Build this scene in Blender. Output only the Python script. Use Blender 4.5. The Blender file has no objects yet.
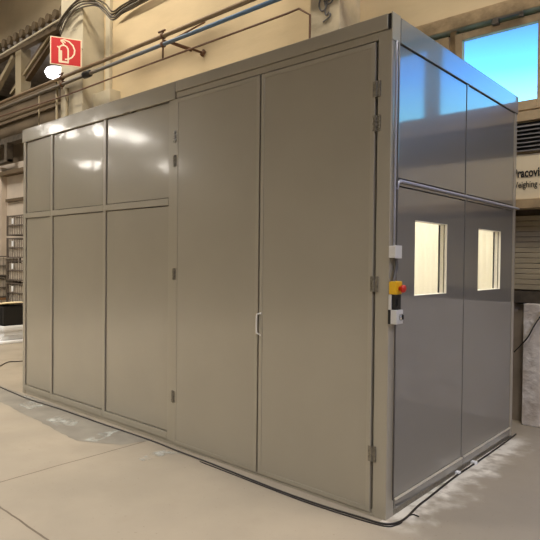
import bpy, bmesh, math, random
from mathutils import Vector, Matrix
random.seed(7)
C = bpy.context.scene.collection
PI = math.pi

# ---------------------------------------------------------------- camera numbers
CAM = Vector((1.563, -2.760, 1.432))
YAW, PITCH, ROLL, FPX = math.radians(41.459), math.radians(-0.874), math.radians(0.61), 563.25
_F = Vector((-math.sin(YAW)*math.cos(PITCH), math.cos(YAW)*math.cos(PITCH), math.sin(PITCH)))
_R0 = Vector((math.cos(YAW), math.sin(YAW), 0)); _U0 = _R0.cross(_F)
_R = _R0*math.cos(ROLL) + _U0*math.sin(ROLL); _U = -_R0*math.sin(ROLL) + _U0*math.cos(ROLL)
def at(u, v, ax, val):
    """point of the photograph that lies on the plane axis=val"""
    d = _F + _R*((u-270)/FPX) - _U*((v-270)/FPX)
    return CAM + d*((val-CAM[ax])/d[ax])

# ---------------------------------------------------------------- materials
def srgb(r, g, b):
    f = lambda c: (c/255/12.92) if c/255 <= .04045 else ((c/255+.055)/1.055)**2.4
    return (f(r), f(g), f(b), 1)
def mat(name, col, rough=.5, metal=0., spec=.5, coat=0., coat_rough=.1, cior=1.5, bump=0., bscale=8., var=0., vscale=3.,
        emit=None, estr=0., detail=4., stretch=(1, 1, 1), col2=None):
    m = bpy.data.materials.new(name); m.use_nodes = True
    nt = m.node_tree; N = nt.nodes; L = nt.links; b = N['Principled BSDF']
    b.inputs['Base Color'].default_value = col; b.inputs['Roughness'].default_value = rough
    b.inputs['Metallic'].default_value = metal; b.inputs['Specular IOR Level'].default_value = spec
    b.inputs['Coat Weight'].default_value = coat; b.inputs['Coat Roughness'].default_value = coat_rough; b.inputs['Coat IOR'].default_value = cior
    if emit:
        b.inputs['Emission Color'].default_value = emit; b.inputs['Emission Strength'].default_value = estr
    tc = N.new('ShaderNodeTexCoord'); mp = N.new('ShaderNodeMapping'); mp.inputs['Scale'].default_value = stretch
    g = N.new('ShaderNodeNewGeometry'); L.new(g.outputs['Position'], mp.inputs['Vector'])
    if var or col2:
        n = N.new('ShaderNodeTexNoise'); n.inputs['Scale'].default_value = vscale; n.inputs['Detail'].default_value = detail
        L.new(mp.outputs[0], n.inputs['Vector'])
        r = N.new('ShaderNodeValToRGB'); L.new(n.outputs['Fac'], r.inputs[0])
        c2 = col2 or tuple(c*(1-var) for c in col[:3]) + (1,)
        r.color_ramp.elements[0].position = .35; r.color_ramp.elements[0].color = c2
        r.color_ramp.elements[1].position = .65; r.color_ramp.elements[1].color = col
        L.new(r.outputs[0], b.inputs['Base Color'])
    if bump:
        n2 = N.new('ShaderNodeTexNoise'); n2.inputs['Scale'].default_value = bscale; n2.inputs['Detail'].default_value = 2
        L.new(mp.outputs[0], n2.inputs['Vector'])
        bp = N.new('ShaderNodeBump'); bp.inputs['Strength'].default_value = bump; bp.inputs['Distance'].default_value = .02
        L.new(n2.outputs['Fac'], bp.inputs['Height']); L.new(bp.outputs[0], b.inputs['Normal']); L.new(bp.outputs[0], b.inputs['Coat Normal'])
    return m

PAINT = srgb(158, 150, 133)
M = {}
M['paint'] = mat('cabin_paint', PAINT, .30, 0, .7, .85, .11, bump=.10, bscale=2.2, var=.05, vscale=2)
M['paint_wavy'] = mat('cabin_paint_wavy', PAINT, .26, .1, .7, .9, .1, bump=.22, bscale=3.2)
M['paint_side_shade'] = mat('cabin_paint_side_shade', srgb(128, 126, 122), .44, .4, .8, 1., .07, cior=1.9, bump=.04, bscale=2.0)  # cabin paint with side shade in its colour, so sky reflections read bluer
M['frame'] = mat('frame_paint', srgb(162, 154, 137), .30, .05, .6, .5, .15)
M['gap'] = mat('gap_black', srgb(28, 23, 18), .8)
M['liner'] = mat('liner_cream', srgb(240, 235, 220), .6)
M['bead'] = mat('sill_glint_pale', srgb(205, 198, 182), .3, .2)  # pale colour painted in for the highlight along the side sill
M['hinge'] = mat('hinge_steel', srgb(138, 130, 114), .4, .35, var=.4, vscale=60)
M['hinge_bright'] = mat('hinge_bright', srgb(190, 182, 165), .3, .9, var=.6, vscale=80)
M['handle'] = mat('handle_white', srgb(235, 230, 218), .35)
M['conduit'] = mat('conduit_grey', srgb(160, 160, 170), .42, .1)
M['boxgrey'] = mat('box_grey', srgb(205, 202, 196), .4)
M['yellow'] = mat('estop_yellow', srgb(225, 175, 25), .4)
M['red'] = mat('estop_red', srgb(190, 35, 20), .35)
M['black'] = mat('black_plastic', srgb(20, 19, 19), .45)
M['flex'] = mat('flex_grey', srgb(95, 92, 90), .5)
M['chrome'] = mat('chrome', srgb(200, 200, 200), .2, 1)
M['cable'] = mat('cable_black', srgb(38, 32, 28), .5)
M['wall'] = mat('wall_tan', srgb(214, 193, 156), .85, var=.16, vscale=1.3, stretch=(.6, .6, 1.5), bump=.15, bscale=9, detail=6)
M['wall_hall'] = mat('wall_hall', srgb(120, 112, 98), .9, var=.3, vscale=.6)
M['upper'] = mat('wall_upper', srgb(205, 188, 158), .9, var=.35, vscale=.5)
M['column'] = mat('column_cream', srgb(202, 192, 168), .8, var=.15, vscale=3, bump=.1, bscale=12)
M['column_rough'] = mat('column_plaster', srgb(200, 186, 158), .85, var=.25, vscale=4, bump=.4, bscale=14)
M['pale'] = mat('wall_pale', srgb(204, 190, 172), .85, var=.15, vscale=2.5)
M['darkconc'] = mat('dark_concrete', srgb(112, 96, 74), .9, var=.4, vscale=1.2)
M['lintel'] = mat('lintel', srgb(176, 152, 116), .9, var=.4, vscale=7, bump=.4, bscale=20)
M['winframe'] = mat('window_frame', srgb(178, 155, 120), .7, var=.25, vscale=9)
M['louver'] = mat('louver', srgb(140, 136, 134), .4, .3)
M['louver_dark'] = mat('louver_dark', srgb(34, 31, 30), .8)
M['board'] = mat('board_cream', srgb(226, 210, 178), .6)
M['shutter'] = mat('shutter', srgb(178, 164, 136), .7, var=.2, vscale=4, stretch=(1, 1, 2))
M['dirty'] = mat('dirty_dark', srgb(92, 82, 68), .9, var=.4, vscale=12)
M['concrete_white'] = mat('concrete_white', srgb(232, 224, 214), .9, var=.0, col2=srgb(205, 192, 178), vscale=9, bump=.6, bscale=18)
M['recess'] = mat('recess_grey', srgb(168, 155, 140), .9, var=.2, vscale=6)
M['pipe_tan'] = mat('pipe_tan', srgb(128, 108, 82), .5, .2)
M['pipe_blue'] = mat('pipe_blue', srgb(104, 110, 118), .45, .2)
M['pipe_rust'] = mat('pipe_rust', srgb(98, 66, 42), .6)
M['steel'] = mat('dull_steel', srgb(110, 102, 92), .5, .4)
M['strut'] = mat('strut_tan', srgb(152, 138, 110), .7)
M['strut_dark'] = mat('strut_dark', srgb(96, 80, 58), .8)
M['roofing'] = mat('roofing', srgb(150, 142, 132), .7, .1, var=.2, vscale=3)
M['roof_edge'] = mat('roof_edge', srgb(110, 94, 72), .9, var=.3, vscale=9)
M['sign_red'] = mat('sign_red', srgb(200, 26, 30), .5)
M['sign_white'] = mat('sign_white', srgb(245, 228, 200), .5)
M['text'] = mat('text_black', srgb(30, 26, 24), .6)
M['mesh'] = mat('bin_wire', srgb(104, 94, 84), .6, .3)
M['binfill'] = mat('bin_sheet', srgb(205, 192, 174), .8, var=.3, vscale=14)
M['wood'] = mat('wood', srgb(150, 108, 68), .7, var=.3, vscale=20, stretch=(1, 8, 8))
M['card'] = mat('cardboard', srgb(190, 150, 105), .8)
M['white'] = mat('white_thing', srgb(235, 235, 235), .5)
M['paper'] = mat('paper', srgb(240, 222, 178), .8)
M['patch'] = mat('floor_patch', srgb(142, 136, 124), .5, col2=srgb(124, 118, 108), vscale=4, spec=.5)
M['scuff'] = mat('white_scuff', srgb(205, 208, 200), .7, col2=srgb(168, 166, 156), vscale=14)
M['lamp_glow'] = mat('lamp_glow', srgb(255, 250, 255), .5, emit=(1, .97, 1, 1), estr=4)

_m = M['pipe_blue']; _n = _m.node_tree.nodes; _g = _n.new('ShaderNodeNewGeometry'); _s = _n.new('ShaderNodeSeparateXYZ'); _r = _n.new('ShaderNodeMapRange'); _c = _n.new('ShaderNodeValToRGB')
_l = _m.node_tree.links; _l.new(_g.outputs['Position'], _s.inputs[0]); _l.new(_s.outputs[0], _r.inputs[0]); _r.inputs[1].default_value = -6.5; _r.inputs[2].default_value = -3.5
_l.new(_r.outputs[0], _c.inputs[0]); _c.color_ramp.elements[0].color = srgb(112, 104, 90); _c.color_ramp.elements[1].color = srgb(86, 112, 140); _l.new(_c.outputs[0], _n['Principled BSDF'].inputs['Base Color'])
def soften(m, sc, a, b):
    nt = m.node_tree; N = nt.nodes; L = nt.links
    n = N.new('ShaderNodeTexNoise'); n.inputs['Scale'].default_value = sc; n.inputs['Detail'].default_value = 6
    g = N.new('ShaderNodeNewGeometry'); L.new(g.outputs['Position'], n.inputs['Vector'])
    r = N.new('ShaderNodeMapRange'); L.new(n.outputs['Fac'], r.inputs[0]); r.inputs[1].default_value = a; r.inputs[2].default_value = b; r.inputs[4].default_value = .75
    L.new(r.outputs[0], N['Principled BSDF'].inputs['Alpha'])
soften(M['scuff'], 9, .42, .62)
def floor_mat():
    m = bpy.data.materials.new('concrete_floor'); m.use_nodes = True
    nt = m.node_tree; N = nt.nodes; L = nt.links; b = N['Principled BSDF']
    b.inputs['Roughness'].default_value = .42; b.inputs['Specular IOR Level'].default_value = .45
    g = N.new('ShaderNodeNewGeometry'); s = N.new('ShaderNodeSeparateXYZ'); L.new(g.outputs['Position'], s.inputs[0])
    def noise(sc, det=5, w=None):
        n = N.new('ShaderNodeTexNoise'); n.inputs['Scale'].default_value = sc; n.inputs['Detail'].default_value = det
        L.new(g.outputs['Position'], n.inputs['Vector']); return n.outputs['Fac']
    def math_(op, a, bb, c=None):
        n = N.new('ShaderNodeMath'); n.operation = op
        for i, x in enumerate((a, bb, c)):
            if x is None: continue
            if isinstance(x, (int, float)): n.inputs[i].default_value = x
            else: L.new(x, n.inputs[i])
        return n.outputs[0]
    def mix(f, a, bb):
        n = N.new('ShaderNodeMix'); n.data_type = 'RGBA'
        if isinstance(f, float): n.inputs[0].default_value = f
        else: L.new(f, n.inputs[0])
        for i, x in ((6, a), (7, bb)):
            if isinstance(x, tuple): n.inputs[i].default_value = x
            else: L.new(x, n.inputs[i])
        return n.outputs[2]
    def smooth(v, a, bb):
        n = N.new('ShaderNodeMapRange'); n.interpolation_type = 'SMOOTHSTEP'
        L.new(v, n.inputs[0]); n.inputs[1].default_value = a; n.inputs[2].default_value = bb; return n.outputs[0]
    X, Y = s.outputs[0], s.outputs[1]
    col = mix(smooth(noise(.9), .3, .7), srgb(148, 138, 122), srgb(166, 154, 136))
    col = mix(math_('MULTIPLY', smooth(noise(5, 8), .5, .75), .35), col, srgb(150, 138, 120))
    # greyer tone fading in towards the right
    col = mix(math_('MULTIPLY', smooth(math_('ADD', X, math_('MULTIPLY', noise(1.4), .8)), .2, 1.1), .75), col, srgb(146, 138, 128))
    # small specks
    col = mix(math_('MULTIPLY', smooth(noise(45, 3), .66, .74), .45), col, srgb(120, 108, 92))
    # pale dust close to the right side and along the cabin
    wob = math_('MULTIPLY', noise(5, 6), .50)
    d = math_('ADD', math_('SUBTRACT', .06, X), wob)
    inY = math_('MULTIPLY', smooth(Y, -.12, .1), smooth(math_('MULTIPLY', Y, -1.), -2.2, -1.8))
    dust = math_('MULTIPLY', math_('MULTIPLY', smooth(d, .06, .32), inY), smooth(noise(8, 7), .30, .62))
    near = math_('MULTIPLY', dust, smooth(math_('MULTIPLY', X, -1.), -.55, -.3))
    pos = math_('GREATER_THAN', X, -.02)
    col = mix(math_('MINIMUM', math_('MULTIPLY', math_('MULTIPLY', near, pos), 1.25), .85), col, srgb(232, 226, 214))
    # scored joints
    jn = math_('MULTIPLY', math_('SUBTRACT', noise(3, 4), .5), .03)
    j1 = math_('LESS_THAN', math_('ABSOLUTE', math_('ADD', math_('ADD', X, 2.10), jn), None), .0055)
    j1 = math_('MULTIPLY', j1, math_('LESS_THAN', Y, 0.))
    j2 = math_('LESS_THAN', math_('ABSOLUTE', math_('ADD', math_('ADD', Y, 1.365), jn), None), .006)
    j2 = math_('MULTIPLY', j2, math_('LESS_THAN', X, -1.0))
    col = mix(math_('MULTIPLY', math_('MAXIMUM', j1, j2), .8), col, srgb(84, 70, 54))
    L.new(col, b.inputs['Base Color'])
    bp = N.new('ShaderNodeBump'); bp.inputs['Strength'].default_value = .15; bp.inputs['Distance'].default_value = .01
    L.new(noise(6, 6), bp.inputs['Height']); L.new(bp.outputs[0], b.inputs['Normal'])
    L.new(math_('ADD', .34, math_('MULTIPLY', noise(2.5), .3)), b.inputs['Roughness'])
    return m
M['floor'] = floor_mat()

def glass_mat(name, refl=.08, tint=(1, 1, 1, 1)):
    m = bpy.data.materials.new(name); m.use_nodes = True
    nt = m.node_tree; N = nt.nodes; L = nt.links
    for n in list(N):
        if n.type != 'OUTPUT_MATERIAL': N.remove(n)
    out = [n for n in N if n.type == 'OUTPUT_MATERIAL'][0]
    t = N.new('ShaderNodeBsdfTransparent'); t.inputs[0].default_value = tint
    g = N.new('ShaderNodeBsdfGlossy'); g.inputs['Roughness'].default_value = .03
    mx = N.new('ShaderNodeMixShader'); mx.inputs[0].default_value = refl
    L.new(t.outputs[0], mx.inputs[1]); L.new(g.outputs[0], mx.inputs[2]); L.new(mx.outputs[0], out.inputs[0])
    return m
M['glass'] = glass_mat('pane_glass', .05)

# ---------------------------------------------------------------- mesh helpers
class MB:
    def __init__(s): s.bm = bmesh.new()
    def box(s, x0, x1, y0, y1, z0, z1, bev=0.):
        r = bmesh.ops.create_cube(s.bm, size=1.)
        vs = r['verts']
        bmesh.ops.scale(s.bm, verts=vs, vec=(abs(x1-x0), abs(y1-y0), abs(z1-z0)))
        bmesh.ops.translate(s.bm, verts=vs, vec=((x0+x1)/2, (y0+y1)/2, (z0+z1)/2))
        if bev:
            es = list({e for v in vs for e in v.link_edges})
            bmesh.ops.bevel(s.bm, geom=es, offset=bev, segments=2, affect='EDGES', profile=.6)
        return s
    def tube(s, pts, r, n=10, cap=True):
        pts = [Vector(p) for p in pts]; rings = []; prev = None
        for i, p in enumerate(pts):
            t = (pts[min(i+1, len(pts)-1)] - pts[max(i-1, 0)]).normalized()
            a = prev if prev is not None else (Vector((0, 0, 1)) if abs(t.z) < .9 else Vector((1, 0, 0)))
            a = (a - t*a.dot(t)).normalized(); b = t.cross(a); prev = a
            rr = r[i] if isinstance(r, (list, tuple)) else r
            rings.append([s.bm.verts.new(p + a*rr*math.cos(2*PI*k/n) + b*rr*math.sin(2*PI*k/n)) for k in range(n)])
        for q, w in zip(rings, rings[1:]):
            for k in range(n): s.bm.faces.new((q[k], q[(k+1) % n], w[(k+1) % n], w[k]))
        if cap:
            s.bm.faces.new(rings[0][::-1]); s.bm.faces.new(rings[-1])
        return s
    def poly(s, pts):
        s.bm.faces.new([s.bm.verts.new(p) for p in pts]); return s
    def build(s, name, m, parent=None, smooth=False, **props):
        bmesh.ops.recalc_face_normals(s.bm, faces=s.bm.faces)
        me = bpy.data.meshes.new(name); s.bm.to_mesh(me); s.bm.free()
        me.materials.append(M[m] if isinstance(m, str) else m)
        if smooth:
            for p in me.polygons: p.use_smooth = True
        o = bpy.data.objects.new(name, me); C.objects.link(o)
        if parent is not None:
            par_world = Matrix.Identity(4)
            q = parent
            while q is not None:
                par_world = Matrix.Translation(q.location) @ par_world; q = q.parent
            o.parent = parent
            me.transform(par_world.inverted())      # meshes are written in world metres
        for k, v in props.items(): o[k] = v
        return o
def B(*a, **k): return MB().box(*a, **k)
def empty(name, loc, label, cat, group=None):
    o = bpy.data.objects.new(name, None); C.objects.link(o); o.location = loc; o.empty_display_size = .1
    o['label'] = label; o['category'] = cat
    if group: o['group'] = group
    return o
def tag(o, label, cat, group=None):
    o['label'] = label; o['category'] = cat
    if group: o['group'] = group
    return o
def struct(name, mb, m, **k):
    o = mb.build(name, m, **k); o['kind'] = 'structure'; return o
def smooth_path(pts, n=6):
    pts = [Vector(p) for p in pts]; out = []
    for i in range(len(pts)-1):
        p0, p1, p2, p3 = pts[max(i-1, 0)], pts[i], pts[i+1], pts[min(i+2, len(pts)-1)]
        for k in range(n):
            t = k/n
            out.append(.5*((2*p1)+(p2-p0)*t+(2*p0-5*p1+4*p2-p3)*t*t+(3*p1-p0-3*p2+p3)*t**3))
    out.append(pts[-1]); return out

# ================================================================ THE CABIN
L_, W_, H_ = 4.395, 2.056, 2.80
cabin = empty('modular_cabin', (-2.2, 1.0, 0), 'large grey-beige steel cabin with double doors standing on the concrete floor', 'cabin')
def P(name, mb, m, parent=None, **k): return mb.build(name, m, parent or cabin, **k)

XD = -1.85      # left edge of the double door
mull = [(-3.803, -3.763), (-2.855, -2.815)]
# corner posts
P('corner_post', B(-.086, 0, 0, .086, 0, 2.715, bev=.004), 'frame')
P('corner_post', B(-L_, -L_+.055, 0, .07, 0, 2.665, bev=.004), 'frame')
P('corner_post', B(-.07, 0, W_-.06, W_, 0, 2.66, bev=.003), 'frame')
P('corner_post', B(-L_, -L_+.055, W_-.06, W_, 0, 2.66, bev=.003), 'frame')
# post between fixed panels and doors
P('door_post', B(XD-.085, XD, 0, .07, .03, 2.665, bev=.003), 'frame')
for a, b in mull:
    P('mullion', B(a, b, 0, .05, .035, 2.665, bev=.003), 'frame')
cols = [(-L_+.055, mull[0][0]), (mull[0][1], mull[1][0]), (mull[1][1], XD-.085)]
for a, b in cols:
    P('mid_rail', B(a, b, -.002, .05, 1.862, 1.915, bev=.004), 'frame')
    P('sill_rail', B(a, b, -.002, .05, .035, .09, bev=.003), 'frame')
    P('front_panel', B(a+.006, b-.006, .012, .05, 1.921, 2.66, bev=.003), 'paint_wavy' if b < -2.5 else 'paint')
    P('front_panel', B(a+.006, b-.006, .012, .05, .096, 1.856, bev=.003), 'paint')
    P('panel_gasket', MB().box(a, b, .03, .048, .09, 1.862).box(a, b, .03, .048, 1.915, 2.665), 'gap')
P('base_channel', B(-L_+.056, -.087, .006, .06, .0, .034), 'frame')
P('door_threshold', B(XD, -.086, -.004, .06, .0, .014), 'frame')
# head member over the doors and fascias
P('door_head', B(XD, -.086, 0, .06, 2.672, 2.715, bev=.003), 'frame')
P('fascia', B(-L_-.004, XD-.004, -.012, .04, 2.665, 2.80, bev=.004), 'paint_wavy')
P('fascia', B(XD+.002, -.022, -.012, .04, 2.718, 2.80, bev=.004), 'paint')
P('fascia_slot', B(-.021, -.004, -.008, .03, 2.716, 2.798), 'gap')
P('corner_cap', B(-.003, .005, -.006, .084, 2.655, 2.806, bev=.002), 'frame')
P('fascia', B(-.03, .006, .088, W_+.004, 2.66, 2.80, bev=.004), 'paint_side_shade')
P('fascia', B(-L_, 0, W_-.04, W_, 2.66, 2.80), 'paint')
P('fascia', B(-L_-.004, -L_+.03, .04, W_-.04, 2.66, 2.80), 'paint')
P('roof_panel', B(-L_+.03, -.03, .04, W_-.04, 2.72, 2.77), 'paint')
# doors
def hinge(x, z, parent, m='hinge', w=.048, h=.085):
    mb = MB().box(x-w/2, x-.004, -.010, .001, z-h/2, z+h/2, bev=.002).box(x+.004, x+w/2, -.010, .001, z-h/2, z+h/2, bev=.002)
    mb.tube([(x, -.012, z-h/2), (x, -.012, z+h/2)], .0065)
    for sx in (-1, 1):
        for dz in (-.3, 0, .3):
            mb.tube([(x+sx*w*.32, -.013, z+dz*h), (x+sx*w*.32, -.009, z+dz*h)], .0042, 6)
    P('hinge', mb, m, parent)
def door(x0, x1, hx, hz):
    mb = MB().box(x0+.007, x1-.007, -.006, .034, .020, 2.663, bev=.004)
    d = P('door', mb, 'paint')
    e = .028   # thin folded lip around the leaf
    lip = MB()
    for (a, b, c, dd) in ((x0+.007, x0+.007+e, .02, 2.663), (x1-.007-e, x1-.007, .02, 2.663)):
        lip.box(a, b, -.009, -.004, c+.0, dd, bev=.0015)
    lip.box(x0+.007+e, x1-.007-e, -.009, -.004, .02, .02+e, bev=.0015).box(x0+.007+e, x1-.007-e, -.009, -.004, 2.663-e, 2.663, bev=.0015)
    P('door_lip', lip, 'frame', d)
    for x, z, m in hz: hinge(hx, z, d, m, .048 if hx > -1 else .05, .088)
    return d
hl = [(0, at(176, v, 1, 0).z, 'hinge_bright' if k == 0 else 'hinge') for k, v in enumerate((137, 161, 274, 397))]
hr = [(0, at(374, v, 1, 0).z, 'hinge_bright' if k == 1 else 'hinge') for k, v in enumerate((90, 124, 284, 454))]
door(XD, -.967, XD+.001, hl)
d2 = door(-.967, -.092, -.090, hr)
P('door_gasket', MB().box(XD+.001, -.086, .036, .05, .015, 2.67), 'gap')
# pull handle on the right leaf at the gap
hz0, hz1 = at(260, 334, 1, 0).z, at(260, 314, 1, 0).z
hx = -.967
mb = MB().tube(smooth_path([(hx+.020, -.008, hz1+.006), (hx+.014, -.024, hz1+.002), (hx+.002, -.028, hz1-.010), (hx+.001, -.028, hz0+.018),
          (hx+.008, -.024, hz0+.006), (hx+.018, -.008, hz0-.002)]), .0045, 8)
mb.box(hx+.013, hx+.026, -.012, -.006, hz1-.002, hz1+.014, bev=.002).box(hx+.013, hx+.025, -.012, -.006, hz0-.012, hz0+.002, bev=.002)
P('handle', mb, 'handle', d2, smooth=True, label='small white pull handle')

# ---- right side (plane x = 0)
ys = [(.092, 1.030), (1.054, W_-.058)]
P('side_mullion', B(-.045, 0, 1.030, 1.054, .034, 2.66, bev=.003), 'paint_side_shade')
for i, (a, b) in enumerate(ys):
    P('side_rail', B(-.045, .002, a, b, 1.865, 1.905, bev=.003), 'paint_side_shade')
    P('side_sill', MB().box(-.045, .002, a, b, .034, .085, bev=.003), 'paint_side_shade')
    P('sill_highlight', B(-.004, .010, a, b, .086, .094, bev=.002), 'bead')  # added strip, pale to draw the sill's edge highlight
    P('side_panel', B(-.05, -.004, a+.004, b-.004, 1.911, 2.654, bev=.003), 'paint_side_shade')
    # lower panel with window hole
    w0, w1 = ((.306, .753), (1.279, 1.735))[i]; z0, z1 = 1.236, 1.685
    sp = MB()
    X0, X1 = -.05, -.004
    ya, yb, za, zb = a+.004, b-.004, .096, 1.860
    def q(x, rev):
        pts = [(ya, za), (yb, za), (yb, zb), (ya, zb)]; inn = [(w0, z0), (w1, z0), (w1, z1), (w0, z1)]
        O = [sp.bm.verts.new((x, *p)) for p in pts]; I = [sp.bm.verts.new((x, *p)) for p in inn]
        for k in range(4): sp.bm.faces.new((O[k], O[(k+1) % 4], I[(k+1) % 4], I[k]))
        return O, I
    O1, I1 = q(X0, 0); O2, I2 = q(X1, 1)
    for k in range(4):
        sp.bm.faces.new((O1[k], O1[(k+1) % 4], O2[(k+1) % 4], O2[k])); sp.bm.faces.new((I1[k], I1[(k+1) % 4], I2[(k+1) % 4], I2[k]))
    pn = P('side_panel', sp, 'paint_side_shade')
    t = .003
    fr = MB()   # cream reveal of the window opening
    fr.box(-.052, -.0045, w0, w0+t, z0, z1).box(-.052, -.0045, w1-t, w1, z0, z1)
    fr.box(-.052, -.0045, w0+t, w1-t, z0, z0+t).box(-.052, -.0045, w0+t, w1-t, z1-t, z1)
    P('window_frame', fr, 'liner', pn)
    for (c, dd) in ((w0+t, w0+t+.004), (w1-t-.004, w1-t)):
        P('window_gasket', B(-.060, -.052, c-.003, dd+.002, z0+t, z1-t), 'gap', pn)
    P('window_bead', B(-.026, -.020, w1-t-.004, w1-t, z0+t, z1-t), 'hinge', pn)
    P('window_pane', B(-.032, -.029, w0+t, w1-t, z0+t, z1-t), 'glass', pn)
P('base_channel', B(-.05, -.002, .087, W_-.061, 0, .034), 'hinge')
P('side_gasket', MB().box(-.052, -.044, .088, 1.03, 1.9, 2.66).box(-.052, -.044, 1.05, 2.0, 1.9, 2.66), 'gap')
# ---- rear and left end, plain panels
P('rear_panel', B(-L_+.055, -.07, W_-.05, W_-.005, .03, 2.66), 'paint')
P('end_panel', B(-L_+.005, -L_+.05, .07, W_-.06, .03, 2.66), 'paint')
# ---- cream interior lining with vertical ribs
def ribbed(x0, x1, y, z0, z1):
    mb = MB(); n = int((x1-x0)/.05)
    top, bot = [], []
    for i in range(n*2+1):
        x = x0+(x1-x0)*i/(n*2); yy = y-(.005 if i % 2 else 0)
        bot.append(mb.bm.verts.new((x, yy, z0))); top.append(mb.bm.verts.new((x, yy, z1)))
    for i in range(n*2): mb.bm.faces.new((bot[i], bot[i+1], top[i+1], top[i]))
    return mb
P('inner_lining', ribbed(-L_+.06, -.06, W_-.07, .03, 2.70), 'liner')
P('inner_lining', B(-L_+.052, -L_+.058, .06, W_-.08, .03, 2.70), 'liner')
P('inner_lining', MB().box(-L_+.06, XD-.01, .052, .058, .03, 2.70).box(XD-.01, -.09, .053, .058, .03, 2.70), 'liner')
P('inner_lining', MB().box(-.060, -.053, .09, .300, .03, 2.70).box(-.060, -.053, .759, 1.273, .03, 2.70).box(-.060, -.053, 1.741, W_-.08, .03, 2.70)
  .box(-.060, -.053, .300, .759, .03, 1.23).box(-.060, -.053, .300, .759, 1.691, 2.70).box(-.060, -.053, 1.273, 1.741, .03, 1.23).box(-.060, -.053, 1.273, 1.741, 1.691, 2.70), 'liner')
P('inner_ceiling', B(-L_+.06, -.06, .06, W_-.08, 2.705, 2.712), 'liner')
P('inner_floor', B(-L_+.06, -.06, .062, W_-.08, .004, .012), 'darkconc')

# ---- controls on the corner post
def side_at(u, v): return at(u, v, 0, 0.)
jz1, jz0 = side_at(393, 246).z, side_at(393, 258).z
c1 = MB().tube(smooth_path([(.012, .030, 2.655), (.012, .030, 2.2), (.012, .030, jz1-.01)], 3), .0058, 10)
P('conduit', c1, 'conduit', smooth=True)
c2 = MB().tube([(.010, .060, 2.655), (.010, .060, 2.2), (.010, .060, .10)], .005, 8)
P('conduit', c2, 'flex', smooth=True)
c3 = MB().tube(smooth_path([(.008, .062, 1.84), (.010, .070, 1.872), (.011, .10, 1.888), (.011, .2, 1.89), (.011, 1.0, 1.889), (.011, 2.0, 1.888), (.011, W_+.005, 1.888)], 4), .0085, 10)
P('conduit', c3, 'conduit', smooth=True)
jb = P('junction_box', B(.0, .038, -.008, .062, jz0, jz1, bev=.005), 'boxgrey')
P('box_lid', B(.038, .043, -.010, .064, jz0-.002, jz1+.002, bev=.002), 'boxgrey', jb)
ez1, ez0 = side_at(394, 281).z, side_at(394, 294).z
fl = MB().tube(smooth_path([(.020, .040, jz0+.003), (.022, .045, jz0-.04), (.020, .030, jz0-.09), (.020, .018, ez1-.005)]), .010, 8)
P('flexible_conduit', fl, 'flex', smooth=True)
es = P('emergency_stop_box', B(.001, .045, -.002, .070, ez0, ez1, bev=.006), 'yellow', label='yellow emergency stop box with red button')
bz = (ez0+ez1)/2-.004
P('stop_button', MB().tube([(.044, .038, bz), (.058, .038, bz), (.060, .038, bz), (.074, .038, bz), (.080, .038, bz)], [.012, .012, .021, .021, .014], 20), 'red', es, smooth=True)
bk0 = side_at(394, 309).z
bb = P('switch_block', B(.001, .040, .004, .066, bk0, ez0-.001, bev=.003), 'black')
P('block_back', B(.0005, .017, -.003, .006, bk0, ez0-.001, bev=.001), 'boxgrey', bb)
P('rocker', B(.040, .046, .020, .052, bk0+.02, ez0-.02, bev=.002), 'black', bb)
kz0 = side_at(394, 323).z
kb = P('key_switch_box', B(.008, .052, -.004, .070, kz0, bk0-.001, bev=.004), 'boxgrey')
P('box_base', B(.0, .016, -.006, .072, kz0-.001, bk0-.0005, bev=.001), 'black', kb)
kz = (kz0+bk0)/2
P('key_lock', MB().tube([(.052, .040, kz), (.060, .040, kz), (.061, .040, kz), (.064, .040, kz)], [.018, .018, .012, .012], 18), 'chrome', kb, smooth=True)
P('key_slot', B(.0635, .072, .036, .044, kz-.013, kz+.013, bev=.001), 'black', kb)

# ================================================================ SETTING
def plate(name, m, mb): return struct(name, mb, m)
YB = 2.5
plate('floor', 'floor', B(-28, 11, -18, 6.6, -.1, 0))
# back wall right part with the window strip opening (x -4.0..8, z 2.84..3.64)
WZ0, WZ1 = 2.80, 3.68
plate('wall_back', 'wall', MB().box(-7.05, 11, YB, YB+.3, WZ1+.13, 8).box(-7.05, -1.72, YB, YB+.3, 0, WZ1+.13).box(10.2, 11, YB, YB+.3, 0, WZ1+.13)
      .box(-1.72, 10.2, YB+.02, YB+.3, 1.926, WZ0))
struct('trim_1', B(-1.72, 10.2, YB-.03, YB+.3, WZ1, WZ1+.13, bev=.006), 'lintel')
struct('trim_2', B(-1.72, 10.2, YB-.03, YB+.06, 2.70, 2.785, bev=.004), 'winframe')     # ledge beneath the windows
struct('trim_3', B(-1.72, 10.2, YB-.05, YB+.1, 1.925, 2.003, bev=.004), 'lintel')     # beam under the sign
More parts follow.
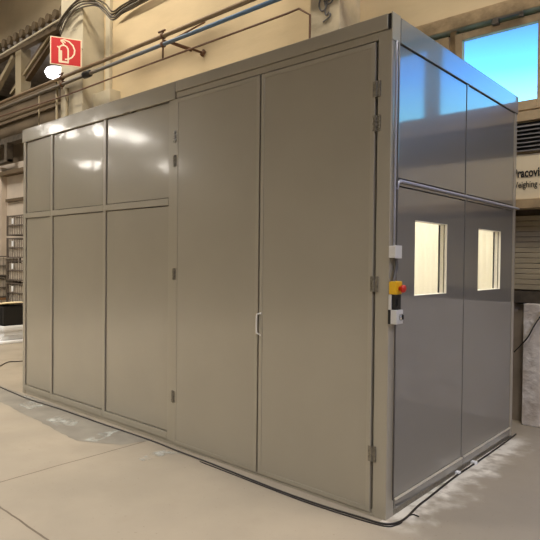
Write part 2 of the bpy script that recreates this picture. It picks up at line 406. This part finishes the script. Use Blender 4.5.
# windows: frame + pane each
pane_x = [(-1.66, -.80), (-.735, .09), (.10, .965), (.975, 1.90), (2.16, 3.0), (3.16, 4.0), (4.16, 5.0), (5.16, 6.0), (6.16, 7.0), (7.16, 8.0), (8.16, 9.0), (9.16, 10.1)]
for i, (a, b) in enumerate(pane_x):
    t = .072
    fz0, fz1 = 2.803, 3.635
    f = MB().box(a, a+t, YB+.0, YB+.06, fz0, fz1, bev=.004).box(b-t, b, YB, YB+.06, fz0, fz1, bev=.004)
    f.box(a+t, b-t, YB, YB+.06, fz0, fz0+.085, bev=.004).box(a+t, b-t, YB, YB+.06, fz1-.07, fz1, bev=.004)
    w = struct('window_%d' % (i+1), f, 'winframe')
    g = MB().box(a+t, b-t, YB+.03, YB+.034, fz0+.085, fz1-.07).build('window_pane', 'glass', w)
struct('trim_4', MB().box(-1.72, 10.2, YB+.10, YB+.14, WZ1-.045, WZ1).box(-1.72, 10.2, YB+.10, YB+.14, WZ0-.02, WZ0+.03), 'dirty')
mul = MB()
xs = [-1.72] + [v for ab in pane_x for v in ab] + [10.2]
for k in range(0, len(xs), 2):
    mul.box(xs[k], xs[k+1], YB+.035, YB+.12, WZ0, WZ1)
struct('trim_5', mul, 'winframe')
# window stay at the top of the pane above the cabin
st = MB().box(-.36, -.10, YB-.045, YB-.015, 3.655, 3.675, bev=.003).box(-.37, -.31, YB-.05, YB-.0, 3.615, 3.665, bev=.004).box(-.13, -.1, YB-.04, YB, 3.63, 3.67, bev=.003)
tag(st.build('window_stay', 'steel'), 'dull metal stay bar fixed across the top of the window frame', 'window stay')
# louvre grille
lv = empty('ventilation_grille', (.6, YB, 2.45), 'dark horizontal louvre grille on the back wall between window and sign', 'grille')
B(-.9, 2.2, YB+.005, YB+.018, 2.44, 2.69).build('backing', 'louver_dark', lv)
for k in range(7):
    z = 2.435+k*.036
    mb = MB(); 
    mb.poly([(-.9, YB-.035, z), (2.2, YB-.035, z), (2.2, YB+.004, z+.020), (-.9, YB+.004, z+.020)])
    mb.poly([(-.9, YB-.035, z-.006), (2.2, YB-.035, z-.006), (2.2, YB-.035, z), (-.9, YB-.035, z)])
    mb.build('slat', 'louver', lv)
# sign board with writing
sg = empty('sign_board', (.4, YB, 2.01), 'cream sign board with black lettering on the back wall right of the cabin', 'sign')
B(-.6, 1.3, YB-.018, YB+.015, 2.008, 2.405, bev=.003).build('board', 'board', sg)
def text(body, x0, x1, ncount, z, cap, y, parent, m='text', off=.028):
    """lettering; the first ncount characters are fitted between x0 and x1"""
    def mk(s):
        cu = bpy.data.curves.new('txt', 'FONT'); cu.body = s; cu.size = 1; cu.offset = off; cu.extrude = 0
        o = bpy.data.objects.new('txt', cu); C.objects.link(o)
        dg = bpy.context.evaluated_depsgraph_get(); me = bpy.data.meshes.new_from_object(o.evaluated_get(dg))
        C.objects.unlink(o); bpy.data.objects.remove(o); return me
    a = mk(body[:ncount]); wa = max(v.co.x for v in a.vertices); 
    cp = mk('P'); hc = max(v.co.y for v in cp.vertices)
    me = mk(body); sx = (x1-x0)/wa; sz = cap/hc
    for v in me.vertices: v.co = Vector((x0+v.co.x*sx, y, z+v.co.y*sz))
    me.materials.clear(); me.materials.append(M[m])
    me.transform(Matrix.Translation(-parent.location))
    o = bpy.data.objects.new('lettering', me); C.objects.link(o); o.parent = parent; return o
pa = at(517.5, 182, 1, YB-.02); pb = at(539.3, 178, 1, YB-.02)
text('Pracovi\u0161t\u011b', pa.x-.042, pb.x, 7, 2.205, .078, YB-.0215, sg)
qa = at(517, 192, 1, YB-.02); qb = at(537.3, 190, 1, YB-.02)
text('Weighing -', qa.x-.052, qb.x, 8, 2.112, .054, YB-.0215, sg, off=.014)
# shutter below the beam
shm = MB()
z = 1.15; 
struct('wall_shutter', MB().box(-1.72, 10.2, YB+.13, YB+.3, 1.07, 1.926), 'dirty')
sh = MB(); k = 0; z = 1.20
while z < 1.83:
    sh.box(-1.5, 2.6, YB+.085, YB+.125, z, z+.045, bev=.006); z += .048
tag(sh.build('roller_shutter', 'shutter'), 'beige horizontal slatted shutter on the wall above the low concrete parapet', 'shutter')
struct('trim_6', B(-1.5, 2.6, YB+.07, YB+.125, 1.082, 1.19), 'dirty')
# parapet
struct('wall_parapet', B(-.06, 10.2, YB-.01, YB+.3, 0, 1.08, bev=.008), 'concrete_white')
struct('wall_recess', B(-1.72, -.06, YB+.10, YB+.3, 0, 1.07), 'recess')
# cable hanging on the parapet
pts = [at(u, v, 1, YB-.03) for u, v in ((545, 308), (540, 317), (534, 326), (528, 337), (521, 345), (514, 352))]
tag(MB().tube(smooth_path(pts), .006, 6).build('wall_cable', 'cable', smooth=True), 'black cable sloping down across the white concrete parapet', 'cable')

# columns on the back wall
struct('wall_column', B(-7.55, -6.85, 2.10, YB, 0, 8, bev=.01), 'column')
struct('wall_column.001', B(-2.19, -1.81, 2.10, YB, 0, 8, bev=.01), 'column_rough')
struct('trim_7', B(-6.85, -6.36, 2.30, YB, 3.1, 4.17, bev=.01), 'column')
struct('trim_8', B(-6.72, -6.60, 2.44, YB, 4.17, 8, bev=.01), 'column')
# upper wall beyond the column, lower pale wall, recess
struct('wall_left_upper', B(-28, -7.55, 2.72, 2.9, 6.05, 8), 'upper')
struct('wall_left_lower', MB().box(-28, -7.05, YB, YB+.25, 0, 3.42).box(-28, -10.55, YB-.12, YB, 0, 3.35), 'pale')
struct('trim_9', MB().box(-28, -7.6, YB-.16, YB+.1, 3.16, 3.24).box(-10.5, -7.6, YB-.05, YB+.1, 2.62, 2.68), 'strut_dark')
struct('wall_recess_back', B(-28, -6.9, 6.3, 6.5, 3.3, 8), 'darkconc')
struct('wall_recess_side', B(-7.05, -6.9, YB+.3, 6.3, 3.3, 8), 'darkconc')
struct('ceiling_recess', B(-28, -7.05, YB+.25, 6.3, 3.30, 3.42), 'darkconc')
struct('wall_beam', MB().box(-28, -7.55, 2.56, 2.75, 3.42, 4.30).box(-28, -7.55, 2.50, 2.80, 4.30, 4.42).box(-28, -7.55, 2.60, 2.7, 4.42, 4.69), 'darkconc')
# dark duct hanging under the beam
dk = MB().box(-11.5, -8.8, 2.30, 2.48, 3.78, 3.90, bev=.01).box(-10.18, -10.06, 2.28, 2.42, 3.40, 3.80, bev=.01).box(-11.5, -10.06, 2.30, 2.40, 3.40, 3.46)
tag(dk.build('wall_bracket', 'dirty'), 'dark angled steel bracket on the beam above the pale wall at far left', 'bracket')
# corrugated canopy
cz = 5.93
mb = MB(); n = 8
X0, X1 = -14.0, -7.95; pitch = .27
def cor(y, dz):
    row = []; x = X0
    N_ = int((X1-X0)/pitch*n)
    for i in range(N_+1):
        x = X0+(X1-X0)*i/N_; ph = (x-X0)/pitch*2*PI
        row.append((x, y, cz+dz+.055*math.cos(ph)))
    return row
r0, r1 = cor(2.45, .0), cor(6.2, -.05)
va = [mb.bm.verts.new(p) for p in r0]; vb = [mb.bm.verts.new(p) for p in r1]
vc = [mb.bm.verts.new((p[0], p[1], p[2]-.07)) for p in r0]; vd = [mb.bm.verts.new((p[0], p[1], p[2]-.07)) for p in r1]
for i in range(len(va)-1):
    mb.bm.faces.new((va[i], va[i+1], vb[i+1], vb[i])); mb.bm.faces.new((vc[i], vc[i+1], vd[i+1], vd[i])); mb.bm.faces.new((va[i], va[i+1], vc[i+1], vc[i]))
cn = empty('corrugated_canopy', (-10, 2.5, 5.8), 'corrugated sheet canopy with scalloped edge at upper left, above the truss post', 'canopy')
mb.build('corrugated_sheet', 'roofing', cn, smooth=False)
B(-14, -7.95, 2.50, 2.62, 5.72, 5.85, bev=.01).build('edge_beam', 'roof_edge', cn)
for k in range(23):                                   # short round sheet ends hanging over the edge
    x = X0+pitch*k
    if -11.6 < x < X1: MB().tube([(x, 2.38, cz+.0), (x, 2.449, cz+.0)], .085, 14).build('sheet_end', 'roof_edge', cn)
MB().tube([at(-30, 73, 1, 2.35), at(0, 55.5, 1, 2.35), at(62, 18, 1, 2.35)], .018, 8).build('edge_pipe', 'column', cn, smooth=True)

# truss parts
def bar(a, b, w, d, m, name):
    a, b = Vector(a), Vector(b); t = (b-a); t.normalize()
    s = Vector((0, 1, 0)); n = t.cross(s).normalized()
    mb = MB(); vs = []
    for p in (a, b):
        for sx, sy in ((-1, -1), (1, -1), (1, 1), (-1, 1)):
            vs.append(mb.bm.verts.new(p + n*sx*w/2 + s*sy*d/2))
    for f in ((0, 1, 2, 3), (4, 5, 6, 7), (0, 1, 5, 4), (1, 2, 6, 5), (2, 3, 7, 6), (3, 0, 4, 7)): mb.bm.faces.new([vs[i] for i in f])
    return mb.build(name, m, cn)
bar(at(23, 50, 1, 2.62), (at(23, 90, 1, 2.62).x, 2.62, 4.80), .26, .20, 'strut', 'truss_post')
bar(at(15, 56, 1, 2.6), at(-8, 99, 1, 2.6), .10, .1, 'strut', 'truss_strut')
bar(at(62, 23, 1, 2.66), at(15, 94, 1, 2.66), .24, .10, 'strut_dark', 'truss_strut')
bar(at(58, 24, 1, 2.58), at(11, 94, 1, 2.58), .04, .04, 'strut', 'truss_edge_bar')
B(-14, -7.6, 2.52, 2.72, 4.70, 4.80).build('truss_chord', 'strut_dark', cn)
# hall lamp behind the pipes
lc = at(57, 72, 1, 3.2)
lp = empty('hall_lamp', lc, 'glowing white lamp hanging behind the pipes just below the red sign', 'lamp')
mb = MB().tube([lc+Vector((0, 0, -.14)), lc+Vector((0, 0, -.11)), lc+Vector((0, 0, -.02)), lc+Vector((0, 0, .06)), lc+Vector((0, 0, .10))], [.10, .2, .25, .2, .08], 24)
mb.build('lamp_shade', 'lamp_glow', lp, smooth=True)
MB().tube([lc+Vector((0, 0, .1)), lc+Vector((0, 0, .80))], .012, 8).build('lamp_rod', 'steel', lp)

# ---------------------------------------------------------------- pipes
def pipe(name, pts, r, m, label, smooth=True):
    return tag(MB().tube(pts, r, 12).build(name, m, smooth=smooth), label, 'pipe')
PY = 2.0
# upper pipe with flanges
a = pipe('wall_pipe', [(-16, PY, 4.462), (2.4, PY, 4.462)], .029, 'pipe_tan', 'upper brown steel pipe running along the tan wall above the cabin')
b = pipe('wall_pipe', [(-16, PY, 4.352), (2.4, PY, 4.345)], .026, 'pipe_blue', 'middle blue-grey pipe running just below the brown pipe on the wall')
jx = at(87, 76, 1, PY).x
jc = MB().tube([(jx-.10, PY, 4.352), (jx-.08, PY, 4.352), (jx+.08, PY, 4.352), (jx+.10, PY, 4.352)], [.035, .055, .055, .035], 12).build('coupling', 'black', b, smooth=True)
thin = [at(-20, 123, 1, PY), at(67, 95, 1, PY), at(120, 75, 1, PY), at(287, 13.6, 1, PY), at(299, 8.6, 1, PY), at(310, 15, 1, PY)]
thin.append(Vector((thin[-1].x, PY, 3.0)))
pipe('wall_pipe', thin, .012, 'pipe_rust', 'thin rusty pipe below the others, bending down beside the right column', smooth=False)
pipe('wall_pipe', [(-16, 2.3, 4.28), (-7.6, 2.3, 4.28)], .03, 'darkconc', 'dull brown pipe at far left behind the brown and blue-grey pipes')
# pipe clamps / brackets
def clamp(u, v, label, drop):
    p = at(u, v, 1, PY)
    mb = MB().tube([(p.x, PY, 4.54), (p.x, PY, 4.27 if not drop else 4.15)], .013, 8)
    for zz, rr in ((4.462, .044), (4.348, .041)):
        mb.tube([(p.x-.02, PY, zz), (p.x+.02, PY, zz)], rr, 12)
    mb.tube([(p.x-.07, PY-.02, 4.52), (p.x+.07, PY-.02, 4.52)], .014, 8)
    mb.tube([(p.x, PY, 4.405), (p.x, YB if drop else 2.1, 4.405)], .014, 8)
    tag(mb.build('pipe_clamp', 'pipe_rust', smooth=True), label, 'pipe clamp')
clamp(163, 40, 'rusty clamp holding the pipes on the tan wall above the cabin door', True)
clamp(62, 80, 'rusty clamp holding the pipes below the red sign beside the lamp', False)
# slanted stays from the clamp to the wall
p0 = at(172, 42, 1, PY)
pa_, pb_ = at(171, 42, 1, 2.02), at(203, 53, 1, YB-.02)
tag(MB().tube([pa_, pb_], .016, 8).tube([at(205, 22, 1, YB-.03), at(172, 40, 1, 2.03)], .012, 8).tube([pb_-Vector((.03, 0, .03)), pb_+Vector((.03, 0, .03))], .03, 8).build('pipe_stay', 'pipe_rust', smooth=True),
    'slanting rusty stay tying the pipes to the tan wall', 'pipe stay')
# rods behind the cabin at left
for (u, v0, v1, r, lab) in ((39, 96, 128, .012, 'thin vertical rod left of the lamp, rising behind the cabin'), (57, 80, 118, .022, 'vertical white pipe below the lamp, rising behind the cabin'),
                     (67, 88, 112, .030, 'pale vertical pipe at the left edge of the column base')):
    py_ = 2.42 if u == 39 else 2.05
    p = at(u, v0, 1, py_)
    tag(MB().tube([(p.x, py_, p.z), (p.x, py_, 0)], r, 8).build('upright_pipe', 'strut', smooth=True), lab, 'pipe')

# ---------------------------------------------------------------- cable bundles
def cablerun(px, y, r, name, m, label, group=None):
    pts = [at(u, v, 1, y) for u, v in px]
    return tag(MB().tube(smooth_path(pts, 5), r, 6).build(name, m, smooth=True), label, 'cable', group)
base = [(58, 30), (64, 18), (72, 8), (82, 2), (94, 2), (104, 8), (113, 16), (122, 10), (134, 3), (150, -6), (190, -28)]
for k in range(6):
    off = [(0, 0), (1, 2), (-1, -2), (2, 4), (0, -4), (3, 1)][k]
    px = [(u+off[0]*(1 if i < 5 else .4)+random.uniform(-1, 1), v+off[1]+random.uniform(-.8, .8)) for i, (u, v) in enumerate(base)]
    cablerun(px, 2.04-.015*k, .013, 'cable_run', 'steel' if k % 2 else 'dirty', 'grey and dark cables looping over the top of the left column', 'cables over the left column')
for k in range(3):
    cablerun([(116, 16), (128, 10-k*2), (150, -1-k*3), (200, -28-k*3)], 2.42, .012, 'cable_run', 'flex', 'grey cables fanning out along the wall right of the left column', 'cables on the wall')
for k, px in enumerate([[(321, -4), (319, 6), (322, 11), (326, 8), (325, 3), (329, 0), (331, -5)], [(326, -4), (327, 4), (325, 9), (326, 15), (329, 12)],
                        [(323, 22), (327, 19), (330, 16), (330, 13)], [(333, -5), (332, 1), (328, 4), (324, 1)]]):
    cablerun(px, 2.088, .009, 'loose_wire', 'flex', ['loose looped wire at the top of the right column', 'loose short wire tail hanging on the right column',
             'lowest curved wire end on the right column', 'wire crossing the top right of the right column'][k])

# ---------------------------------------------------------------- fire extinguisher sign
ctr = at(66, 51.8, 1, 1.80)
ang = YAW - math.radians(69) + PI/2            # in-plane horizontal direction
hd = Vector((math.cos(ang), math.sin(ang), 0))
sgn = empty('fire_extinguisher_sign', ctr, 'square red sign with a white fire extinguisher symbol on the left column', 'sign')
nrm = Vector((hd.y, -hd.x, 0))
if nrm.dot(CAM-ctr) < 0: nrm = -nrm
scale_ = 1/ (FPX/((ctr-CAM).dot(_F)))           # metres per pixel at the sign
S = 27.6*scale_/2; SW = 30.2*scale_/2*1.0
hw = SW/abs(hd.dot(_R0))
hw = min(hw, S*1.08)
def sp_(x, y, z=0): return ctr + hd*x*hw/S + Vector((0, 0, 1))*y + nrm*z
def slab(pts, z0, z1, name, m):
    mb = MB(); A = [mb.bm.verts.new(sp_(x, y, z0)) for x, y in pts]; Bv = [mb.bm.verts.new(sp_(x, y, z1)) for x, y in pts]
    mb.bm.faces.new(A); mb.bm.faces.new(Bv)
    for k in range(len(pts)): mb.bm.faces.new((A[k], A[(k+1) % len(pts)], Bv[(k+1) % len(pts)], Bv[k]))
    return mb.build(name, m, sgn)
sq = lambda s: [(-s, -s), (s, -s), (s, s), (-s, s)]
slab(sq(S), -.02, 0, 'sign_plate', 'sign_white'); slab(sq(S*.93), 0, .003, 'red_field', 'sign_red')
def stroke(pts, w, name='symbol'):
    mb = MB(); pts = [Vector((x*S, y*S, 0)) for x, y in pts]; w *= S; l, r = [], []
    for i, p in enumerate(pts):
        t = (pts[min(i+1, len(pts)-1)]-pts[max(i-1, 0)]).normalized(); nn = Vector((-t.y, t.x, 0))
        a, b_ = p+nn*w/2, p-nn*w/2
        l.append(mb.bm.verts.new(sp_(a.x, a.y, .006))); r.append(mb.bm.verts.new(sp_(b_.x, b_.y, .006)))
    for i in range(len(pts)-1): mb.bm.faces.new((l[i], l[i+1], r[i+1], r[i]))
    return mb.build(name, 'sign_white', sgn)
# extinguisher body outline, handle, hose
stroke([(-.42, -.72), (-.42, .20), (-.38, .32), (-.26, .42), (-.10, .44), (.04, .36), (.12, .22), (.14, .05), (.14, -.72)], .10)
stroke([(-.46, -.76), (.18, -.76)], .14)
stroke([(-.33, -.72), (-.33, .05)], .17)
stroke([(-.54, .32), (-.44, .22)], .10)
stroke([(-.16, .46), (-.18, .58), (-.34, .72), (-.12, .70), (-.04, .62)], .09)
stroke([(-.34, .76), (-.10, .84), (.20, .74), (.44, .50), (.55, .18), (.52, -.12), (.38, -.36), (.16, -.52), (-.06, -.56)], .10)
for dz_ in (-.8, .6):
    MB().tube([sp_(S*.8, S*dz_, -.02), Vector((sp_(S*.8, 0).x-.12, 2.1, ctr.z+S*dz_))], .010, 8).build('bracket', 'steel', sgn)

# ---------------------------------------------------------------- left background storage
def wire_bin(x0, x1, y0, y1, z0, z1, label, group=None):
    e = empty('wire_mesh_bin', ((x0+x1)/2, (y0+y1)/2, z0), label, 'bin', group)
    mb = MB(); t = .014
    for x in (x0, x1):
        for y in (y0, y1): mb.box(x-t, x+t, y-t, y+t, z0, z1)
    for z in (z0+t, (z0+z1)/2, z1-t):
        for y in (y0, y1): mb.box(x0, x1, y-t*.7, y+t*.7, z-t*.7, z+t*.7)
        for x in (x0, x1): mb.box(x-t*.7, x+t*.7, y0, y1, z-t*.7, z+t*.7)
    mb.build('frame', 'mesh', e)
    mb = MB(); n = 12
    for k in range(1, n):
        x = x0+(x1-x0)*k/n; mb.box(x-.003, x+.003, y0-.004, y0+.004, z0, z1-t)
    for k in range(1, 8):
        y = y0+(y1-y0)*k/8; mb.box(x1-.004, x1+.004, y-.003, y+.003, z0, z1-t)
    mb.build('wire_grid', 'mesh', e)
    B(x0+.02, x1-.02, y0+.015, y1-.02, z0+.02, z1-.05, bev=.01).build('contents', 'binfill', e)
    B(x0+.20, x0+.27, y0-.016, y0-.008, z1-.16, z1-.06).build('tag_card', 'white', e)
    return e
pl_ = empty('pallet', (-8.62, 2.1, 0), 'dark low pallet under the wire bin stack behind the cabin', 'pallet')
MB().box(-9.04, -8.2, 1.85, 2.3, .14, .2).build('deck', 'wood', pl_)
MB().box(-9.04, -8.2, 1.85, 1.93, 0, .14).box(-9.04, -8.2, 2.22, 2.3, 0, .14).build('runner', 'wood', pl_)
names = ['lowest', 'second lowest', 'middle', 'second highest', 'topmost']
for k in range(5):
    wire_bin(-9.04, -8.2, 1.86, 2.30, .205+k*.412, .205+k*.412+.375, 'wire mesh bin, %s of the tall stack at the left edge of the cabin' % names[k], 'tall stack of wire bins')
tb = empty('workbench', (-9.75, 1.9, 0), 'wooden topped bench at far left carrying two grey mesh bins', 'bench')
B(-10.4, -9.1, 1.6, 2.2, .66, .70, bev=.004).build('bench_top', 'wood', tb)
for x in (-10.36, -9.14):
    for y in (1.64, 2.16): B(x-.025, x+.025, y-.025, y+.025, 0, .66).build('leg', 'mesh', tb)
for k in range(2):
    wire_bin(-10.3, -9.14, 1.64, 2.14, .702+k*.40, .702+k*.40+.385, 'wire mesh bin, %s of two on the bench at far left' % ('lower', 'upper')[k], 'bins on the bench')
# crate group in front
def obj_at(u, v, y): return at(u, v, 1, y)
c0 = obj_at(5, 333, 1.70)
cr = empty('black_crate', (-8.35, 1.55, .36), 'black plastic crate with papers on top at the far left', 'crate')
x0, x1, y0, y1 = -8.66, -8.02, 1.36, 1.74
mb = MB().box(x0, x1, y0, y0+.02, .30, .62, bev=.004).box(x0, x1, y1-.02, y1, .30, .62, bev=.004).box(x0, x0+.02, y0+.02, y1-.02, .30, .62).box(x1-.02, x1, y0+.02, y1-.02, .30, .62).box(x0, x1, y0, y1, .30, .33)
for k in range(4): mb.box(x0+.06+k*.15, x0+.09+k*.15, y0-.012, y0, .30, .60, bev=.002)
mb.build('crate_shell', 'black', cr)
mb = MB()
for k in range(6): mb.box(x0-.02+k*.1, x0+.22+k*.09, y0+.0+.03*(k % 3), y1-.05, .62+.012*k, .63+.012*k)
tag(mb.build('paper_pile', 'paper'), 'cream papers lying across the top of the black crate', 'papers')
tag(MB().box(-8.70, -7.95, 1.30, 1.78, 0, .045, bev=.015).box(-8.64, -8.1, 1.36, 1.74, .045, .13, bev=.02).box(-8.60, -8.05, 1.38, 1.75, .13, .2, bev=.02).box(-8.68, -8.0, 1.34, 1.76, .2, .298, bev=.03).build('white_packages', 'white'),
    'pile of flat white packages under the black crate on the floor', 'packages')
tag(B(-9.25, -8.78, 1.26, 1.56, .0, .30, bev=.006).build('cardboard_box', 'card'), 'brown cardboard box on the floor at the far left edge', 'box')
tag(B(-9.22, -8.80, 1.28, 1.54, .301, .60, bev=.05).build('white_sack', 'white', smooth=True), 'white sack on the cardboard box at the far left edge', 'sack')

# ---------------------------------------------------------------- floor marks and cables
def flat(name, px, m, z=.0015, jag=0):
    pts = [at(u, v, 2, 0) for u, v in px]; out = []
    for i, p in enumerate(pts):
        q_ = pts[(i+1) % len(pts)]
        n_ = max(1, int((q_-p).length/.06)) if jag else 1
        for k in range(n_):
            w = p.lerp(q_, k/n_); out.append((w.x+random.uniform(-jag, jag), w.y+random.uniform(-jag, jag), z))
    return struct(name, MB().poly(out), m)
flat('floor_patch', [(-40, 372), (0, 386), (26, 395), (100, 422), (158, 443), (150, 441), (120, 445), (76, 441), (40, 422), (0, 402), (-40, 388)], 'patch', .0015, .008)
for i, px in enumerate([[(18, 405), (34, 401), (44, 406), (30, 410)], [(46, 420), (62, 416), (80, 422), (74, 426), (56, 425)], [(24, 396), (34, 399), (38, 402), (26, 400)],
                        [(84, 441), (98, 434), (122, 429), (110, 436), (96, 442)], [(138, 459), (152, 453), (170, 449), (182, 453), (160, 457), (144, 462)]]):
    flat('floor_scuff.%03d' % i, px, 'scuff', .0028, .006)
def floorcable(px, r, label, name='floor_cable'):
    pts = [at(u, v, 2, r) for u, v in px]
    return tag(MB().tube(smooth_path(pts, 5), r, 8).build(name, 'cable', smooth=True), label, 'cable')
main = [(-10, 383), (0, 387), (14, 393), (30, 399.5), (60, 409), (100, 423), (150, 440), (174, 449.5), (210, 463), (250, 479), (290, 494.5), (330, 508), (360, 517), (378, 522.5), (390, 524), (400, 521.5), (408, 516), (418, 506), (432, 495), (456, 476), (480, 460), (500, 446), (511, 438), (516, 434)]
floorcable(main, .006, 'long black cable laid around the foot of the cabin')
floorcable([(408, 516), (413, 514.5), (419, 516.5)], .004, 'short black cable tail on the floor near the cabin corner', 'cable_tail')
floorcable([(-10, 372), (0, 366), (8, 362), (16, 361.5), (24, 361), (40, 360)], .007, 'dark cable crossing the floor left of the cabin')
floorcable([(200, 461.5), (240, 477), (300, 500), (350, 516.5), (384, 526), (396, 525), (402, 522)], .004, 'thinner dark cable beside the long cable under the doors')
for (u, v) in ((457, 474), (474, 464)):
    p = at(u, v, 2, 0)
    tag(B(p.x-.02, p.x+.02, p.y-.02, p.y+.02, 0, .02, bev=.004).build('cable_clip', 'white'),
        'small white clip on the floor cable, %s the right side panel joint' % ('just before' if u < 460 else 'just past'), 'clip')

# ================================================================ HALL SHELL (behind and beside the camera)
struct('wall_left', B(-28.2, -28, -18, 6.6, 0, 8), 'wall_hall')
struct('wall_right', B(11, 11.2, -18, 2.8, 0, 8), 'wall_hall')
struct('wall_front', B(-28, 11, -18.2, -18, 0, 8), 'wall_hall')
struct('ceiling', B(-28, 11, -18, 6.6, 8, 8.2), 'wall_hall')

# ================================================================ LIGHT
def area(name, loc, sx, sy, power, col=(1, .93, .82), rot=(0, 0, 0), spread=None):
    l = bpy.data.lights.new(name, 'AREA'); l.shape = 'RECTANGLE'; l.size = sx; l.size_y = sy; l.energy = power; l.color = col
    o = bpy.data.objects.new(name, l); C.objects.link(o); o.location = loc; o.rotation_euler = rot; return o
W = (1, .94, .85)
for k, (x, y, z, e_) in enumerate([(-18.2, -11.1, 6.5, 130), (-17.6, -9.4, 6.4, 130), (-19.4, -8.4, 6.5, 90), (-25.5, -13.3, 6.5, 170), (-22.6, -16.2, 6.5, 170),
      (-6.5, -4.6, 7.6, 480), (-2.5, -14.5, 7.6, 260), (-1, -11, 7.6, 220), (4.5, -6, 7.6, 430), (7.5, -1.0, 6.8, 420)]):
    hl_ = area('hall_and_fill_light', (x, y, z), (1.0 if k < 5 else 1.3), .8, e_, W if k < 8 else (1, .96, .92) if k == 8 else (.60, .68, 1))  # the last, bluish one is an added fill that cools the cabin side
    if k in (5, 8): hl_.data.spread = math.radians(112)
area('hall_and_fill_light', (-5.5, 0.2, 7.6), 4, .6, 290, (1, .90, .74))
area('hall_and_fill_light', (1.2, .3, 7.6), 1.2, 1.2, 210, (1, .92, .80))
area('recess_light', (lc.x, 4.2, 5.3), .8, .8, 60, (1, .95, .9))
area('storage_light', (-10.5, -.5, 6.5), 1.5, 1.5, 200, (1, .94, .88))
area('cabin_light', (-1.6, 1.0, 2.69), 2.6, .5, 52, (1, .96, .86))

# world sky (seen only through the windows)
w = bpy.data.worlds.new('sky'); bpy.context.scene.world = w; w.use_nodes = True
N = w.node_tree.nodes; Lk = w.node_tree.links; bg = N['Background']
tc = N.new('ShaderNodeTexCoord'); sx = N.new('ShaderNodeSeparateXYZ'); Lk.new(tc.outputs['Generated'], sx.inputs[0])
cr_ = N.new('ShaderNodeValToRGB'); Lk.new(sx.outputs[2], cr_.inputs[0])
e = cr_.color_ramp.elements
e[0].position = .24; e[0].color = (.20, .68, 1.0, 1)
e[1].position = .365; e[1].color = (.045, .13, .36, 1)
e2 = e.new(.305); e2.color = (.07, .33, 1.0, 1)
Lk.new(cr_.outputs[0], bg.inputs[0]); bg.inputs[1].default_value = 4.0

# ================================================================ CAMERA
cd = bpy.data.cameras.new('camera'); cam = bpy.data.objects.new('camera', cd); C.objects.link(cam)
cd.sensor_width = 36; cd.sensor_fit = 'HORIZONTAL'; cd.lens = 36*FPX/540; cd.clip_start = .05
rot = Matrix((( _R.x, _U.x, -_F.x), (_R.y, _U.y, -_F.y), (_R.z, _U.z, -_F.z)))
cam.matrix_world = Matrix.Translation(CAM) @ rot.to_4x4()
sc = bpy.context.scene; sc.camera = cam
sc.view_settings.view_transform = 'Standard'; sc.view_settings.exposure = 0
sc.cycles.max_bounces = 8; sc.cycles.use_denoising = True
